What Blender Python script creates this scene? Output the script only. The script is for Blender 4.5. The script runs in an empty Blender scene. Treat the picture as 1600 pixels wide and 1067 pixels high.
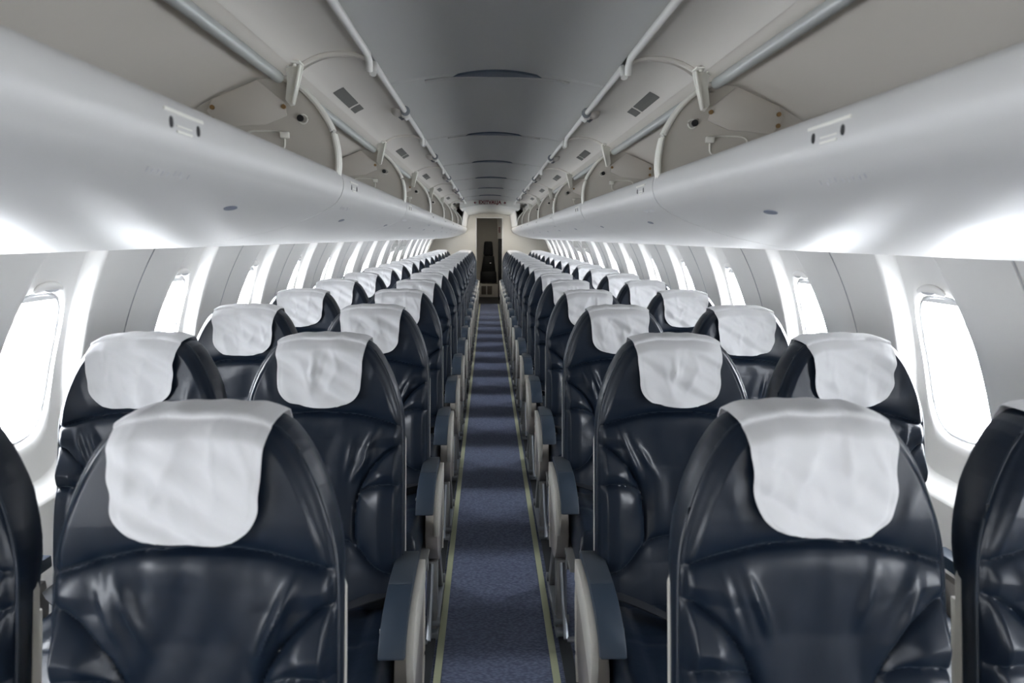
import bpy, bmesh, math, random
import numpy as np
from mathutils import Matrix, Vector

sc = bpy.context.scene
C = sc.collection
PI = math.pi

# ------------------------------------------------------------------ camera, sky, exposure
cd = bpy.data.cameras.new('camera')
cam = bpy.data.objects.new('camera', cd)
C.objects.link(cam)
cd.sensor_width = 36.0
cd.lens = 24.0
cd.clip_start = 0.02
cd.clip_end = 200
cam.matrix_world = (Matrix.Translation((-0.034, 0.0, 1.40)) @ Matrix.Rotation(math.radians(-2.07), 4, 'Z')
                    @ Matrix.Rotation(math.radians(90 - 8.70), 4, 'X') @ Matrix.Rotation(math.radians(0.35), 4, 'Z'))
cd.dof.use_dof = True
cd.dof.focus_distance = 3.2
cd.dof.aperture_fstop = 5.0
sc.camera = cam

w = bpy.data.worlds.new('sky')
sc.world = w
w.use_nodes = True
bg = w.node_tree.nodes['Background']
bg.inputs[0].default_value = (0.955, 0.98, 1.0, 1)
bg.inputs[1].default_value = 15.0

sc.view_settings.view_transform = 'Standard'
sc.view_settings.look = 'None'
sc.view_settings.gamma = 1.0
sc.view_settings.use_curve_mapping = False
sc.view_settings.exposure = 1.18
sc.cycles.use_denoising = True
sc.cycles.max_bounces = 14
sc.cycles.diffuse_bounces = 10
sc.cycles.glossy_bounces = 4
sc.cycles.transparent_max_bounces = 12
sc.cycles.caustics_reflective = False
sc.cycles.caustics_refractive = False
sc.cycles.sample_clamp_indirect = 12.0

# cabin measures
WP, W0 = 0.82, 1.885            # window pitch, first window in view
CELLS = range(-3, 15)
CABIN_START, CABIN_END = W0 - 3 * WP - WP / 2, 14.40
ROWS, ROW0, RP = 17, 1.06, 0.79
BIN0, BP = 0.48, 1.58
WZ = 1.03                       # window centre height
RW, ZC = 1.30, 0.70             # cabin lining circle


def wall_x(z):
    return math.sqrt(max(RW * RW - (z - ZC) ** 2, 0.01))


# daylight enters through the window openings: portals tell the renderer where they are
for k in CELLS:
    for s in (-1, 1):
        ld = bpy.data.lights.new('window_portal', 'AREA')
        ld.shape = 'RECTANGLE'
        ld.size, ld.size_y = 0.32, 0.50
        ld.cycles.is_portal = True
        lo = bpy.data.objects.new('window_portal', ld)
        ti = math.radians(15)
        vz = Vector((s * math.cos(ti), 0, math.sin(ti)))
        vx = Vector((0, 1, 0))
        vy = vz.cross(vx)
        lo.matrix_world = Matrix(((vx.x, vy.x, vz.x, s * 1.352), (vx.y, vy.y, vz.y, W0 + k * WP), (vx.z, vy.z, vz.z, WZ), (0, 0, 0, 1)))
        C.objects.link(lo)

# area lights without fixtures in the aft vestibule and above the last rows
def lamp(name, loc, sx, sy, e, rot=(0, 0, 0), col=(1, 0.93, 0.82)):
    ld = bpy.data.lights.new(name, 'AREA')
    ld.shape = 'RECTANGLE'
    ld.size, ld.size_y = sx, sy
    ld.energy = e
    ld.color = col
    lo = bpy.data.objects.new(name, ld)
    lo.location = loc
    lo.rotation_euler = rot
    C.objects.link(lo)
lamp('vestibule_lamp', (0.3, 15.4, 1.93), 0.3, 0.3, 1.6)
lamp('aft_cabin_lamp', (0, 13.0, 1.855), 0.5, 1.8, 5)


# ------------------------------------------------------------------ materials
def mat(name, col, rough=0.5, metal=0.0, spec=0.5, bump=None, var=None, coat=0.0, sheen=0.0):
    m = bpy.data.materials.new(name)
    m.use_nodes = True
    nt = m.node_tree
    b = nt.nodes['Principled BSDF']
    b.inputs['Base Color'].default_value = (*col, 1)
    b.inputs['Roughness'].default_value = rough
    b.inputs['Metallic'].default_value = metal
    b.inputs['Specular IOR Level'].default_value = spec
    b.inputs['Coat Weight'].default_value = coat
    b.inputs['Sheen Weight'].default_value = sheen
    tc = nt.nodes.new('ShaderNodeTexCoord')
    if bump:
        scale, strength, dist = bump
        n = nt.nodes.new('ShaderNodeTexNoise')
        n.inputs['Scale'].default_value = scale
        n.inputs['Detail'].default_value = 4
        nt.links.new(tc.outputs['Object'], n.inputs['Vector'])
        bp = nt.nodes.new('ShaderNodeBump')
        bp.inputs['Strength'].default_value = strength
        bp.inputs['Distance'].default_value = dist
        nt.links.new(n.outputs['Fac'], bp.inputs['Height'])
        nt.links.new(bp.outputs['Normal'], b.inputs['Normal'])
    if var:
        scale, amt = var
        n = nt.nodes.new('ShaderNodeTexNoise')
        n.inputs['Scale'].default_value = scale
        n.inputs['Detail'].default_value = 5
        nt.links.new(tc.outputs['Object'], n.inputs['Vector'])
        mp = nt.nodes.new('ShaderNodeMapRange')
        mp.inputs['To Min'].default_value = 1 - amt
        mp.inputs['To Max'].default_value = 1 + amt
        nt.links.new(n.outputs['Fac'], mp.inputs['Value'])
        mx = nt.nodes.new('ShaderNodeVectorMath')
        mx.operation = 'SCALE'
        mx.inputs[0].default_value = col
        nt.links.new(mp.outputs['Result'], mx.inputs['Scale'])
        nt.links.new(mx.outputs['Vector'], b.inputs['Base Color'])
    return m


M = {}
M['wall'] = mat('lining_white', (0.74, 0.73, 0.71), 0.45, spec=0.35, var=(3, 0.02))
M['bin'] = mat('bin_white', (0.54, 0.535, 0.525), 0.40, spec=0.5, var=(2, 0.015))
M['bin_in'] = mat('bin_inside_beige', (0.64, 0.605, 0.555), 0.55, spec=0.3, var=(3, 0.03))
M['door_in'] = mat('bin_door_inside', (0.66, 0.63, 0.585), 0.5, spec=0.3)
M['plate'] = mat('divider_greige', (0.57, 0.54, 0.49), 0.5, spec=0.3, var=(4, 0.03))
M['rim'] = mat('divider_rim', (0.80, 0.79, 0.73), 0.4)
M['rail'] = mat('rail_white', (0.80, 0.79, 0.76), 0.35)
M['ceil'] = mat('ceiling_grey', (0.60, 0.60, 0.585), 0.5, spec=0.3, bump=(420, 0.15, 0.001))
M['ceil_w'] = mat('ceiling_white', (0.78, 0.78, 0.74), 0.5, spec=0.3)
M['lens'] = mat('ceiling_recess_shade', (0.10, 0.13, 0.18), 0.4)  # shade of the ceiling recesses put into the colour
M['cream'] = mat('bulkhead_cream', (0.76, 0.73, 0.66), 0.5, spec=0.3)
M['metal'] = mat('satin_metal', (0.32, 0.34, 0.37), 0.35, metal=0.7)
M['bar'] = mat('bar_grey', (0.44, 0.46, 0.45), 0.38, metal=0.25)
M['chrome'] = mat('chrome', (0.8, 0.8, 0.8), 0.15, metal=1.0)
M['black'] = mat('black_rubber', (0.012, 0.012, 0.014), 0.5)
M['rivet'] = mat('brass_rivet', (0.35, 0.22, 0.10), 0.4, metal=0.6)
M['label'] = mat('grey_placard', (0.13, 0.13, 0.12), 0.6)
M['navy_pl'] = mat('navy_plastic', (0.030, 0.046, 0.070), 0.38, spec=0.5)
M['navy_top'] = mat('navy_arm_top', (0.045, 0.058, 0.075), 0.42, spec=0.5)
M['beige_pl'] = mat('beige_plastic', (0.58, 0.56, 0.51), 0.45)
M['taupe'] = mat('taupe_plastic', (0.34, 0.315, 0.285), 0.42)
M['leg'] = mat('leg_grey', (0.28, 0.28, 0.27), 0.4, metal=0.3)
M['belt'] = mat('black_webbing', (0.02, 0.022, 0.028), 0.6)
M['strip'] = mat('glow_strip', (0.40, 0.42, 0.28), 0.5)
M['track'] = mat('seat_track', (0.05, 0.055, 0.06), 0.5, metal=0.4)
M['dark_leather'] = mat('black_leather', (0.006, 0.007, 0.009), 0.5, bump=(40, 0.2, 0.004))
M['dark_floor'] = mat('vestibule_floor', (0.03, 0.032, 0.035), 0.5)
M['drawer'] = mat('drawer_taupe', (0.14, 0.12, 0.10), 0.5)
M['red'] = mat('sign_red', (0.20, 0.008, 0.02), 0.5)
M['blueink'] = mat('blue_embroidery', (0.05, 0.12, 0.4), 0.7)
M['gasket'] = mat('window_gasket', (0.45, 0.46, 0.48), 0.4)
M['shade'] = mat('window_blind', (0.62, 0.62, 0.62), 0.5)

M['leather'] = mat('navy_leather', (0.0050, 0.0105, 0.0215), 0.35, spec=0.36, bump=(60, 0.10, 0.004), var=(6, 0.12))
_b = M['leather'].node_tree.nodes['Principled BSDF']
_b.inputs['Sheen Weight'].default_value = 0.06
_b.inputs['Sheen Roughness'].default_value = 0.35
_b.inputs['Sheen Tint'].default_value = (0.6, 0.78, 1, 1)
M['leather_seam'] = mat('navy_piping', (0.012, 0.020, 0.034), 0.4, spec=0.5)
M['cloth'] = mat('white_cloth', (0.66, 0.66, 0.67), 0.85, spec=0.1, bump=(500, 0.25, 0.0008), sheen=0.15)


def carpet():
    m = mat('carpet', (0.075, 0.09, 0.145), 0.95, spec=0.1)
    nt = m.node_tree
    b = nt.nodes['Principled BSDF']
    tc = nt.nodes.new('ShaderNodeTexCoord')
    mp = nt.nodes.new('ShaderNodeMapping')
    mp.inputs['Rotation'].default_value = (0, 0, 0.35)
    mp.inputs['Scale'].default_value = (1, 3.2, 1)
    nt.links.new(tc.outputs['Object'], mp.inputs['Vector'])
    v = nt.nodes.new('ShaderNodeTexVoronoi')
    v.inputs['Scale'].default_value = 70
    nt.links.new(mp.outputs['Vector'], v.inputs['Vector'])
    n = nt.nodes.new('ShaderNodeTexNoise')
    n.inputs['Scale'].default_value = 3
    nt.links.new(tc.outputs['Object'], n.inputs['Vector'])
    cr = nt.nodes.new('ShaderNodeValToRGB')
    cr.color_ramp.elements[0].color = (0.21, 0.235, 0.33, 1)
    cr.color_ramp.elements[1].color = (0.10, 0.117, 0.18, 1)
    cr.color_ramp.elements[1].position = 0.7
    nt.links.new(v.outputs['Distance'], cr.inputs['Fac'])
    nt.links.new(cr.outputs['Color'], b.inputs['Base Color'])
    bp = nt.nodes.new('ShaderNodeBump')
    bp.inputs['Strength'].default_value = 0.5
    bp.inputs['Distance'].default_value = 0.003
    nt.links.new(v.outputs['Distance'], bp.inputs['Height'])
    nt.links.new(bp.outputs['Normal'], b.inputs['Normal'])
    return m


M['carpet'] = carpet()


def pane_mat():
    m = bpy.data.materials.new('window_acrylic')
    m.use_nodes = True
    nt = m.node_tree
    nt.nodes.clear()
    out = nt.nodes.new('ShaderNodeOutputMaterial')
    t = nt.nodes.new('ShaderNodeBsdfTransparent')
    t.inputs[0].default_value = (0.97, 0.98, 1, 1)
    g = nt.nodes.new('ShaderNodeBsdfGlossy')
    g.inputs['Roughness'].default_value = 0.05
    mx = nt.nodes.new('ShaderNodeMixShader')
    mx.inputs[0].default_value = 0.05
    nt.links.new(t.outputs[0], mx.inputs[1])
    nt.links.new(g.outputs[0], mx.inputs[2])
    nt.links.new(mx.outputs[0], out.inputs[0])
    return m


M['pane'] = pane_mat()


# ------------------------------------------------------------------ mesh helpers
def me_from(name, verts, faces, m, smooth=True, angle=40, mats=None, fm=None):
    me = bpy.data.meshes.new(name)
    me.from_pydata([tuple(map(float, v)) for v in verts], [], [tuple(f) for f in faces])
    bm = bmesh.new()
    bm.from_mesh(me)
    bmesh.ops.remove_doubles(bm, verts=bm.verts, dist=1e-6)
    bmesh.ops.recalc_face_normals(bm, faces=bm.faces)
    bm.to_mesh(me)
    bm.free()
    if mats:
        for x in mats:
            me.materials.append(x)
    else:
        me.materials.append(m)
    if smooth:
        me.shade_smooth()
        me.set_sharp_from_angle(angle=math.radians(angle))
    return me


def link(name, me, parent=None, loc=(0, 0, 0), rot=None, **props):
    o = bpy.data.objects.new(name, me)
    C.objects.link(o)
    o.location = loc
    if rot:
        o.rotation_euler = rot
    o.parent = parent
    for k, v in props.items():
        o[k] = v
    return o


class MB:
    """collects pieces of ONE mesh"""
    def __init__(self):
        self.v, self.f = [], []

    def add(self, v, f):
        o = len(self.v)
        self.v += [tuple(x) for x in v]
        self.f += [tuple(i + o for i in x) for x in f]
        return self

    def box(self, x0, x1, y0, y1, z0, z1, b=0.0):
        bm = bmesh.new()
        bmesh.ops.create_cube(bm, size=1)
        bmesh.ops.scale(bm, verts=bm.verts, vec=(abs(x1 - x0), abs(y1 - y0), abs(z1 - z0)))
        bmesh.ops.translate(bm, verts=bm.verts, vec=((x0 + x1) / 2, (y0 + y1) / 2, (z0 + z1) / 2))
        if b > 0:
            bmesh.ops.bevel(bm, geom=bm.edges[:], offset=b, segments=2, affect='EDGES', profile=0.5)
        return self.bm(bm)

    def bm(self, bm):
        bm.verts.ensure_lookup_table()
        bm.verts.index_update()
        self.add([v.co[:] for v in bm.verts], [[v.index for v in f.verts] for f in bm.faces])
        bm.free()
        return self

    def prism(self, pts, axis, a, b, bevel=0.0):
        """polygon in the two other axes, extruded from a to b along axis"""
        def P(p, t):
            if axis == 'x':
                return (t, p[0], p[1])
            if axis == 'y':
                return (p[0], t, p[1])
            return (p[0], p[1], t)
        bm = bmesh.new()
        va = [bm.verts.new(P(p, a)) for p in pts]
        vb = [bm.verts.new(P(p, b)) for p in pts]
        n = len(pts)
        bm.faces.new(va)
        bm.faces.new(vb[::-1])
        for i in range(n):
            j = (i + 1) % n
            bm.faces.new((va[i], vb[i], vb[j], va[j]))
        bmesh.ops.recalc_face_normals(bm, faces=bm.faces)
        if bevel > 0:
            ed = [e for e in bm.edges if e.calc_face_angle(0) > 0.5]
            bmesh.ops.bevel(bm, geom=ed, offset=bevel, segments=2, affect='EDGES', profile=0.5)
        return self.bm(bm)

    def tube(self, pts, r, n=10, cap=True, rx=None):
        pts = [Vector(p) for p in pts]
        rings = []
        up = Vector((0, 0, 1))
        o = len(self.v)
        for i, p in enumerate(pts):
            t = (pts[min(i + 1, len(pts) - 1)] - pts[max(i - 1, 0)]).normalized()
            u = up if abs(t.dot(up)) < 0.95 else Vector((1, 0, 0))
            a = t.cross(u).normalized()
            c = a.cross(t).normalized()
            rr = r[i] if isinstance(r, (list, tuple)) else r
            ra = (rx if rx else 1.0) * rr
            for j in range(n):
                th = 2 * PI * j / n
                self.v.append(tuple(p + a * math.cos(th) * ra + c * math.sin(th) * rr))
        for i in range(len(pts) - 1):
            for j in range(n):
                k = (j + 1) % n
                self.f.append((o + i * n + j, o + i * n + k, o + (i + 1) * n + k, o + (i + 1) * n + j))
        if cap:
            self.f.append(tuple(o + j for j in range(n)))
            self.f.append(tuple(o + (len(pts) - 1) * n + j for j in range(n)))
        return self

    def disc(self, c, r, axis, t, n=16, rz=None):
        """short cylinder centred at c along axis, thickness t"""
        rz = rz or r
        pts = [(r * math.cos(2 * PI * i / n), rz * math.sin(2 * PI * i / n)) for i in range(n)]
        if axis == 'y':
            return self.prism([(c[0] + p[0], c[2] + p[1]) for p in pts], 'y', c[1] - t / 2, c[1] + t / 2)
        if axis == 'x':
            return self.prism([(c[1] + p[0], c[2] + p[1]) for p in pts], 'x', c[0] - t / 2, c[0] + t / 2)
        return self.prism([(c[0] + p[0], c[1] + p[1]) for p in pts], 'z', c[2] - t / 2, c[2] + t / 2)

    def sheet(self, prof, ys, closed=False, flip=1):
        """profile of (x,z) swept along y values"""
        o = len(self.v)
        n = len(prof)
        for y in ys:
            for p in prof:
                self.v.append((p[0] * flip, y, p[1]))
        m_ = n if closed else n - 1
        for i in range(len(ys) - 1):
            for j in range(m_):
                k = (j + 1) % n
                self.f.append((o + i * n + j, o + i * n + k, o + (i + 1) * n + k, o + (i + 1) * n + j))
        return self

    def mesh(self, name, m, smooth=True, angle=40):
        return me_from(name, self.v, self.f, m, smooth, angle)


def smooth_poly(pts, n=6):
    """Catmull-Rom through open list of points"""
    P = [np.array(p, float) for p in pts]
    out = []
    for i in range(len(P) - 1):
        p0 = P[i - 1] if i > 0 else 2 * P[0] - P[1]
        p1, p2 = P[i], P[i + 1]
        p3 = P[i + 2] if i + 2 < len(P) else 2 * P[-1] - P[-2]
        for j in range(n):
            t = j / n
            out.append(tuple(0.5 * ((2 * p1) + (-p0 + p2) * t + (2 * p0 - 5 * p1 + 4 * p2 - p3) * t * t + (-p0 + 3 * p1 - 3 * p2 + p3) * t ** 3)))
    out.append(tuple(P[-1]))
    return out


# ------------------------------------------------------------------ the setting
FLOOR_END = 14.42
fl = MB().box(-1.10, 1.10, CABIN_START, FLOOR_END, -0.03, 0.0)
link('floor', fl.mesh('floor', M['carpet'], smooth=False), kind='structure')
vf = MB().box(-1.10, 1.10, FLOOR_END, 16.35, -0.03, 0.0)
link('floor_vestibule', vf.mesh('floor_vestibule', M['dark_floor'], smooth=False), kind='structure')
n_ = 1
for s, a, b in ((-1, 0.183, 0.207), (1, 0.176, 0.200)):
    t = MB()
    y = CABIN_START + 0.1
    while y < FLOOR_END - 0.1:
        e = min(y + 2.45, FLOOR_END - 0.02)
        t.box(s * a, s * b, y, e - 0.004, 0.0, 0.004, 0.001)
        y = e
    link('trim_%d' % n_, t.mesh('trim', M['strip'], smooth=False), kind='structure')
    n_ += 1
for s in (-1, 1):
    for x in (0.235, 1.02):
        t = MB().box(s * (x - 0.02), s * (x + 0.02), CABIN_START + 0.1, FLOOR_END - 0.05, 0.0, 0.008, 0.002)
        link('trim_%d' % n_, t.mesh('trim', M['track'], smooth=False), kind='structure')
        n_ += 1


# side wall cell with its window pocket: rings from the window opening out to the panel edge
def win_r(th, a=0.134, b=0.214, n=3.3):
    c, s_ = abs(math.cos(th)), abs(math.sin(th))
    return 1.0 / ((c / a) ** n + (s_ / b) ** n) ** (1 / n)


def rect_r(th, hw, zu, zd):
    c, s_ = math.cos(th), math.sin(th)
    r = 1e9
    if abs(c) > 1e-9:
        r = min(r, hw / abs(c))
    if s_ > 1e-9:
        r = min(r, zu / s_)
    if s_ < -1e-9:
        r = min(r, zd / -s_)
    return r


POCK = [(0.085, 0.45), (0.158, 0.08), (0.19, -0.20), (0.17, -0.31), (0.10, -0.345), (-0.10, -0.345), (-0.17, -0.31), (-0.19, -0.20), (-0.158, 0.08), (-0.085, 0.45)]


def poly_r(th, poly):
    d = np.array([math.cos(th), math.sin(th)])
    best = 1e9
    for i in range(len(poly)):
        p, q = np.array(poly[i]), np.array(poly[(i + 1) % len(poly)])
        e = q - p
        den = d[0] * e[1] - d[1] * e[0]
        if abs(den) < 1e-12:
            continue
        t = (p[0] * e[1] - p[1] * e[0]) / den
        u = (p[0] * d[1] - p[1] * d[0]) / den
        if t > 0 and -1e-9 <= u <= 1 + 1e-9:
            best = min(best, t)
    return best


ZU, ZD, HW = 0.39, 0.41, WP / 2
PD = 0.050


def cell_mesh(plain=False):
    angs = set(np.linspace(0, 2 * PI, 144, endpoint=False).tolist())
    for cx, cz in ((HW, ZU), (-HW, ZU), (-HW, -ZD), (HW, -ZD)):
        angs.add(math.atan2(cz, cx) % (2 * PI))
    angs = sorted(angs)
    V, F = [], []
    rings = []
    pr = np.array([poly_r(a, POCK) for a in angs])
    rr = np.array([rect_r(a, HW, ZU, ZD) for a in angs])
    pr = np.minimum(pr, rr * 0.985)
    for _ in range(3):
        pr = np.minimum((np.roll(pr, 1) + pr * 2 + np.roll(pr, -1)) / 4, rr * 0.985)
    n = len(angs)
    spec = [('w', t) for t in (0, 0.12, 0.3, 0.5, 0.75, 0.97)] + [('p', t) for t in (0.0, 0.25, 0.5, 0.75, 1.0)] + [('o', t) for t in (0.12, 0.3, 0.55, 0.8, 0.975, 1.0)]
    for kind, t in spec:
        for i, a in enumerate(angs):
            r0 = win_r(a)
            p0, p1 = pr[i] * 0.985, min(pr[i] * 1.13, rr[i] * 0.992)
            p0 = max(p0, r0 * 1.03)
            p1 = max(p1, p0 * 1.01)
            if kind == 'w':
                r = r0 + (p0 - r0) * t
                d = PD * (1.0 - 0.10 * t) + (0.010 * (1 - min(t / 0.12, 1)) ** 2)
            elif kind == 'p':
                r = p0 + (p1 - p0) * t
                sm = t * t * (3 - 2 * t)
                d = PD * 0.90 * (1 - sm)
            else:
                r = p1 + (rr[i] - p1) * t
                d = 0.0
                if t == 1.0 and abs(math.cos(a) * rr[i]) > HW - 1e-4:
                    d = 0.012
            y, z = r * math.cos(a), r * math.sin(a)
            V.append((wall_x(WZ + z) + d, y, WZ + z))
    for k in range(len(spec) - 1):
        for i in range(n):
            j = (i + 1) % n
            F.append((k * n + i, k * n + j, (k + 1) * n + j, (k + 1) * n + i))
    return V, F


CV, CF = cell_mesh()


def mir(V, s):
    return [(v[0] * s, v[1], v[2]) for v in V]


def sleeve(x_out):
    """rounded tunnel from the pocket out to x_out"""
    mb = MB()
    N = 72
    rows = []
    for (sc_, dx, mode) in ((1.0, 0, 'in'), (0.985, 0.006, 'in'), (0.972, 0.012, 'in'), (0.968, 0.020, 'in')):
        for i in range(N):
            a = 2 * PI * i / N
            r = win_r(a) * sc_
            z = WZ + r * math.sin(a)
            x = (wall_x(z) + PD + 0.010 + dx) if mode == 'in' else x_out
            mb.v.append((x, r * math.cos(a), z))
    for k in range(3):
        for i in range(N):
            j = (i + 1) % N
            mb.f.append((k * N + i, k * N + j, (k + 1) * N + j, (k + 1) * N + i))
    return mb


def ring_tube(scale, rad, dx):
    mb = MB()
    pts = []
    N = 64
    for i in range(N + 1):
        a = 2 * PI * i / N
        r = win_r(a) * scale
        z = WZ + r * math.sin(a)
        pts.append((wall_x(z) + PD + dx, r * math.cos(a), z))
    mb.tube(pts, rad, 6, cap=False)
    return mb


def pane():
    mb = MB()
    N = 48
    for dx in (0.016, 0.019):
        for i in range(N):
            a = 2 * PI * i / N
            r = win_r(a) * 0.96
            z = WZ + r * math.sin(a)
            mb.v.append((wall_x(z) + PD + dx, r * math.cos(a), z))
    mb.f.append(tuple(range(N)))
    mb.f.append(tuple(range(2 * N - 1, N - 1, -1)))
    for i in range(N):
        j = (i + 1) % N
        mb.f.append((i, j, N + j, N + i))
    return mb


def blind():
    """top edge of the pulled-up blind"""
    mb = MB()
    pts = []
    for i in range(25):
        a = math.radians(35) + math.radians(110) * i / 24
        r = win_r(a) * 0.955
        pts.append((r * math.cos(a), WZ + r * math.sin(a)))
    zb = WZ + 0.190
    pts = [p for p in pts if p[1] > zb]
    pts = [(0.100, zb)] + pts + [(-0.100, zb)]
    for x in (0.010, 0.0135):
        for y, z in pts:
            mb.v.append((wall_x(z) + PD + x, y, z))
    n = len(pts)
    mb.f.append(tuple(range(n)))
    mb.f.append(tuple(range(2 * n - 1, n - 1, -1)))
    for i in range(n):
        j = (i + 1) % n
        mb.f.append((i, j, n + j, n + i))
    return mb


def blind_handle():
    """shallow oval finger grip on top of the window"""
    bm = bmesh.new()
    bmesh.ops.create_uvsphere(bm, u_segments=20, v_segments=10, radius=1)
    z0 = WZ + 0.229
    x0 = wall_x(z0) + PD * 0.93
    for v in bm.verts:
        y, z = v.co.y * 0.062, v.co.z * 0.016
        v.co = (x0 - 0.002 - 0.022 * v.co.x * -1 * 0.6 - z * 0.35, y, z0 + z - 0.010 * (v.co.y ** 2))
    return MB().bm(bm)


def blind_slot():
    z0 = WZ + 0.221
    x0 = wall_x(z0) + PD * 0.93
    return MB().disc((x0 - 0.012, 0.0, z0 + 0.0), 0.030, 'x', 0.006, 18, 0.006)


SIDE = {-1: 'left', 1: 'right'}
wcount = 1
win_meshes = {}
for s in (-1, 1):
    mb = MB()
    zz = np.linspace(0, WZ - ZD, 14)
    mb.sheet([(wall_x(z), z) for z in zz], [CABIN_START, 16.35], flip=s)
    # lining above the cells (behind the bins) up to the crown
    up = [(wall_x(WZ + ZU), WZ + ZU), (1.235, WZ + ZU)]
    R2 = 1.43
    for a in np.linspace(math.asin((WZ + ZU - ZC) / R2), PI / 2, 20):
        up.append((R2 * math.cos(a), ZC + R2 * math.sin(a)))
    mb.sheet(up, [CABIN_START, 16.35], flip=s)
    zz = np.linspace(WZ - ZD, WZ + ZU, 14)
    yend = W0 + CELLS[-1] * WP + HW
    mb.sheet([(wall_x(z), z) for z in zz], [yend, 16.35], flip=s)
    wall = link('wall_' + SIDE[s], mb.mesh('wall', M['wall'], angle=30), kind='structure')
    cm = me_from('sidewall_panel', mir(CV, s), CF, M['wall'], angle=50)
    jt = MB().tube([(s * (wall_x(z) - 0.0002), 0, z) for z in np.linspace(WZ - ZD, WZ + ZU, 24)], 0.0015, 6)
    jm = jt.mesh('panel_joint', M['gasket'])
    parts = {
        'window_frame': sleeve(1.40), 'gasket': ring_tube(0.972, 0.0035, 0.013), 'pane': pane(),
        'window_blind': blind(), 'blind_handle': blind_handle(), 'handle_slot': blind_slot()}
    mts = {'window_frame': M['wall'], 'gasket': M['gasket'], 'pane': M['pane'], 'window_blind': M['shade'],
           'blind_handle': M['wall'], 'handle_slot': M['gasket']}
    pm = {}
    for k_, mb_ in parts.items():
        mb_.v = mir(mb_.v, s)
        pm[k_] = mb_.mesh(k_, mts[k_])
    for k in CELLS:
        y = W0 + k * WP
        link('sidewall_panel', cm, wall, (0, y, 0))
        if k != CELLS[-1]:
            link('panel_joint', jm, wall, (0, y + HW, 0))
        root = link('window_%d' % wcount, pm['window_frame'], None, (0, y, 0), kind='structure')
        wcount += 1
        for k_ in ('gasket', 'pane', 'window_blind'):
            link(k_, pm[k_], root)
        h = link('blind_handle', pm['blind_handle'], root)
        link('handle_slot', pm['handle_slot'], h)

# emergency exits: two panels a little proud of the wall with round grip covers
for s in (-1, 1):
    for i, k in enumerate((8, 9)):
        y = W0 + k * WP
        mb = MB()
        for dy in (-0.30, 0.30):
            mb.prism([(s * (wall_x(z) - 0.012 if j < 9 else wall_x(z) + 0.02), z) for j, z in
                      list(enumerate(np.linspace(0.66, 1.40, 9))) + list(enumerate(np.linspace(1.40, 0.66, 9), 9))], 'y', y + dy - 0.012, y + dy + 0.012)
        d = link('door_%d' % (2 + i + (2 if s > 0 else 0)), mb.mesh('door', M['wall']), None, kind='structure')
        z0 = 1.315
        g = MB().tube([(s * (wall_x(z0) - 0.05), y - 0.19, z0), (s * (wall_x(z0) + 0.02), y - 0.19, z0)], [0.036, 0.052], 20)
        g.tube([(s * (wall_x(1.25) - 0.035), y - 0.19, 1.25), (s * (wall_x(1.25) + 0.02), y - 0.19, 1.25)], [0.02, 0.045], 16)
        link('grip_cover', g.mesh('grip_cover', M['wall']), d)

# ceiling
CE = 10.55        # where the grey ceiling panels stop
JY = [1.10 + 1.40 * i for i in range(9)]
prof = [(x, 1.965 - 0.28 * x * x) for x in np.linspace(-0.375, 0.375, 25)]
mb = MB()
ys = [CABIN_START] + [v for j in JY if j < CE - 0.2 for v in (j - 0.012, j, j + 0.001)] + [CE]
o = 0
V, F = [], []
for y in ys:
    for p in prof:
        drop = 0.0
        jj = min(JY, key=lambda q: abs(q - y))
        if abs(y - jj) < 0.0005:
            drop = 0.006
        V.append((p[0], y, p[1] - drop))
n = len(prof)
for i in range(len(ys) - 1):
    for j in range(n - 1):
        F.append((i * n + j, i * n + j + 1, (i + 1) * n + j + 1, (i + 1) * n + j))
ceil = link('ceiling', me_from('ceiling', V, F, M['ceil'], angle=15), kind='structure')
bkm = MB()
bkm.box(-0.60, 0.60, CABIN_START, CE, 1.985, 2.0)
link('backing', bkm.mesh('backing', M['ceil'], smooth=False), ceil)
# boat-shaped patch, recess shade painted dark blue, at each panel joint with a raised lip running out to both sides
def recess_mesh():
    m_ = MB()
    pts = []
    for t in np.linspace(-1, 1, 31):
        pts.append((0.155 * t, -0.055 * (1 - t * t)))
    for t in np.linspace(1, -1, 31)[1:-1]:
        pts.append((0.155 * t, 0.018 * (1 - t * t)))
    n2 = len(pts)
    for k_ in (0, 1):
        for x, y in pts:
            m_.v.append((x, y, 1.965 - 0.28 * x * x - (0.0075 if k_ == 0 else -0.004)))
    m_.f.append(tuple(range(n2)))
    for i in range(n2):
        j = (i + 1) % n2
        m_.f.append((i, j, n2 + j, n2 + i))
    return m_
def lip_mesh():
    m_ = MB()
    pts = []
    for t in np.linspace(-1, 1, 41):
        x = 0.255 * t
        pts.append((x, 0.025 - 0.02 * t * t + (0.09 * max(0, abs(t) - 0.75) ** 1.0), 1.965 - 0.28 * x * x - 0.006))
    return m_.tube(pts, 0.0045, 6)
rm, lm_ = recess_mesh().mesh('recess', M['lens'], angle=60), lip_mesh().mesh('recess_lip', M['ceil'])
for j in JY[1:8]:
    r_ = link('recess', rm, ceil, (0, j, 0))
    link('recess_lip', lm_, r_)

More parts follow.
